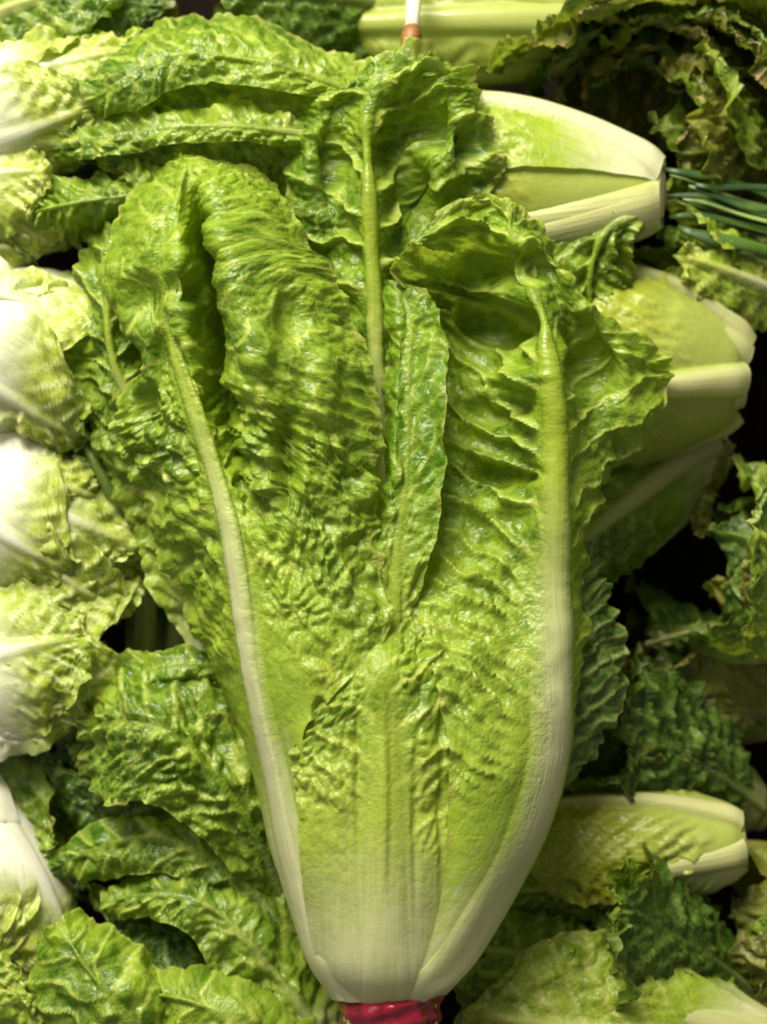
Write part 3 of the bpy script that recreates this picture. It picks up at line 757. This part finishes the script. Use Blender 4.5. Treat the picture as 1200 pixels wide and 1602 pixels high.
head(t, (-220,1180,-380), (180,1270,-330), 130, GREEN, 62, n=8, r0=.5, flare=.3, cut=False, rib_w=(12, 4))
t = thing('curly_lettuce', 'yellow-green curly lettuce edge in the lower left corner', 'lettuce')
head(t, (-60,1640,-160), (50,1500,-120), 100, FRESH, 43, n=8, r0=.4, flare=.4, ruf=20, cut=False)
t = thing('romaine_lettuce', 'green romaine tips in the top left corner', 'lettuce', G_R)
head(t, (-120,100,-330), (230,60,-260), 120, GREEN, 45, n=9, r0=.4, flare=.3, ruf=16, mats=[GREEN, DARK], cut=False)
t = thing('romaine_lettuce', 'dark romaine leaves at the top, between the light folded leaves and the pale stalks', 'lettuce', G_R)
head(t, (640,30,-380), (330,20,-330), 110, DARK, 46, n=8, r0=.4, flare=.3, ruf=16, mats=[DARK, GREEN], cut=False)

# ================================================================== top centre smooth stalks
t = thing('romaine_lettuce', 'smooth light green lettuce with long straight stalks lying behind the top of the centre leaf', 'lettuce', G_R)
head(t, (905,45,-330), (430,60,-400), 105, LEEK, 47, n=8, r0=.75, wrap=50, flare=.02, ruf=3, blis_h=1, vein_h=1, low=5, rib_w=(30,16), rib_h=12, peak=.4, tipc=.2, cut=True, stemlen=.0)
t = thing('stem_tip', 'thin white stem with a rusty brown cut end standing above the tall centre leaf', 'stem')
tube('stalk', [P(650,-60,-190), P(649,-20,-180), P(646,20,-165), P(645,52,-150)], [15, 14, 12, 13], PALE, t, 14)
tube('cut_end', [P(645,44,-152), P(644,56,-146), P(643,70,-140), P(643,84,-136)], [13, 17, 17, 10], RUST, t, 14)

# ================================================================== top right: brownish lettuces, scallions
G_B = 'brownish loose-leaf lettuces at the upper right'
for lb, A, B, R, sd, ms in [
 ('brown-green loose-leaf lettuce in the upper right corner', (1190,60,-420), (1080,190,-270), 150, 51, [BROWN, GREEN]),
 ('dark brownish loose-leaf lettuce between the pale stalks and the upper right corner', (960,0,-460), (985,180,-330), 130, 53, [BROWN, DARK]),
 ('brown-green loose-leaf lettuce just above the scallions', (1240,220,-380), (1040,240,-320), 105, 55, [BROWN, GREEN])]:
    t = thing('loose_leaf_lettuce', lb, 'lettuce', G_B)
    head(t, A, B, R, BROWN, sd, n=10, r0=.3, wrap=54, flare=.6, peak=.7, tipc=.05, ruf=20, ruf_wl=64, jag=3, mats=ms, cut=False, rib_w=(14, 4))
sca = thing('scallion_bunch', 'bunch of dark green scallions lying below the brownish lettuces at right', 'scallions')
rsc = random.Random(4)
for k in range(22):
    y0 = 268 + 6.2 * k + rsc.uniform(-8, 8); y1 = 300 + 8.5 * k + rsc.uniform(-22, 22)
    x0, x1 = 1052 + rsc.uniform(-14, 40), 1300
    z = -185 + rsc.uniform(-35, 30); r = rsc.choice((3.5, 5, 7, 9, 11))
    w1, w2 = rsc.uniform(-22, 22), rsc.uniform(0, 6)
    ss = np.linspace(0, 1, 12)
    pts = [P(x0 + (x1 - x0) * q, y0 + (y1 - y0) * q + w1 * math.sin(q * 3 + w2) + 3 * math.sin(q * 9 + w2), z - 40 * q * q + 6 * math.sin(q * 7 + k)) for q in ss]
    tube('stalk', pts, [r * (0.45 + 0.55 * min(1, q * 6)) * (1 + 0.14 * math.sin(8 * q + k)) for q in ss], SCALP if r < 6 else SCAL, sca, 10, 0.4)
t = thing('loose_leaf_lettuce', 'light green leaf edges lying just under the scallions', 'lettuce', G_B)
head(t, (1260,470,-300), (1030,425,-230), 75, GREEN, 57, n=7, r0=.4, flare=.4, ruf=16, mats=[FRESH, GREEN], cut=False)

# ================================================================== right: red-tinged lettuce in the dark gap
t = thing('red_leaf_lettuce', 'red-edged lettuce at the right margin beside the dark gap', 'lettuce')
head(t, (1330,930,-320), (1120,860,-300), 150, BROWN, 59, n=9, r0=.4, flare=.3, ruf=18, mats=[GREEN, BROWN, DARK], cut=False)
t = thing('red_leaf_lettuce', 'dim reddish lettuce deep in the dark gap right of the upright romaine', 'lettuce')
head(t, (1230,1120,-480), (960,1010,-440), 105, BROWN, 63, n=8, r0=.4, flare=.4, ruf=16, mats=[BROWN, DARK], cut=False, rib_w=(8, 3), rib_h=3, rib_vis=.4)
t = thing('loose_leaf', 'small pale loose leaf hanging in the dark gap', 'leaf')
sleaf([(1140,690,-330,14,14,-6,-6),(1110,740,-310,22,18,-10,-10),(1100,790,-300,20,18,-10,-10),(1094,838,-310,6,6,0,0)], BROWN, t, 107, rib_w=(5,2), rib_h=3, ruf=5, jag=6, t_on=(0,.1), step=4)
t = thing('loose_leaf', 'thin bright leaf sliver lying across the bottom of the dark gap', 'leaf')
sleaf([(1010,1008,-330,5,6,-4,-4),(1070,990,-310,8,9,-6,-6),(1130,975,-310,7,8,-4,-4),(1180,968,-330,4,4,-4,-4)], GREEN, t, 108, rib_w=(4,2), rib_h=3, ruf=3, t_on=(0,.1), step=4)
t = thing('red_leaf_lettuce', 'brownish lettuce at the right edge below the yellow fan-veined romaine', 'lettuce')
head(t, (1330,1480,-330), (1150,1420,-280), 150, BROWN, 60, n=9, r0=.4, flare=.3, ruf=18, mats=[BROWN, GREEN], cut=False)
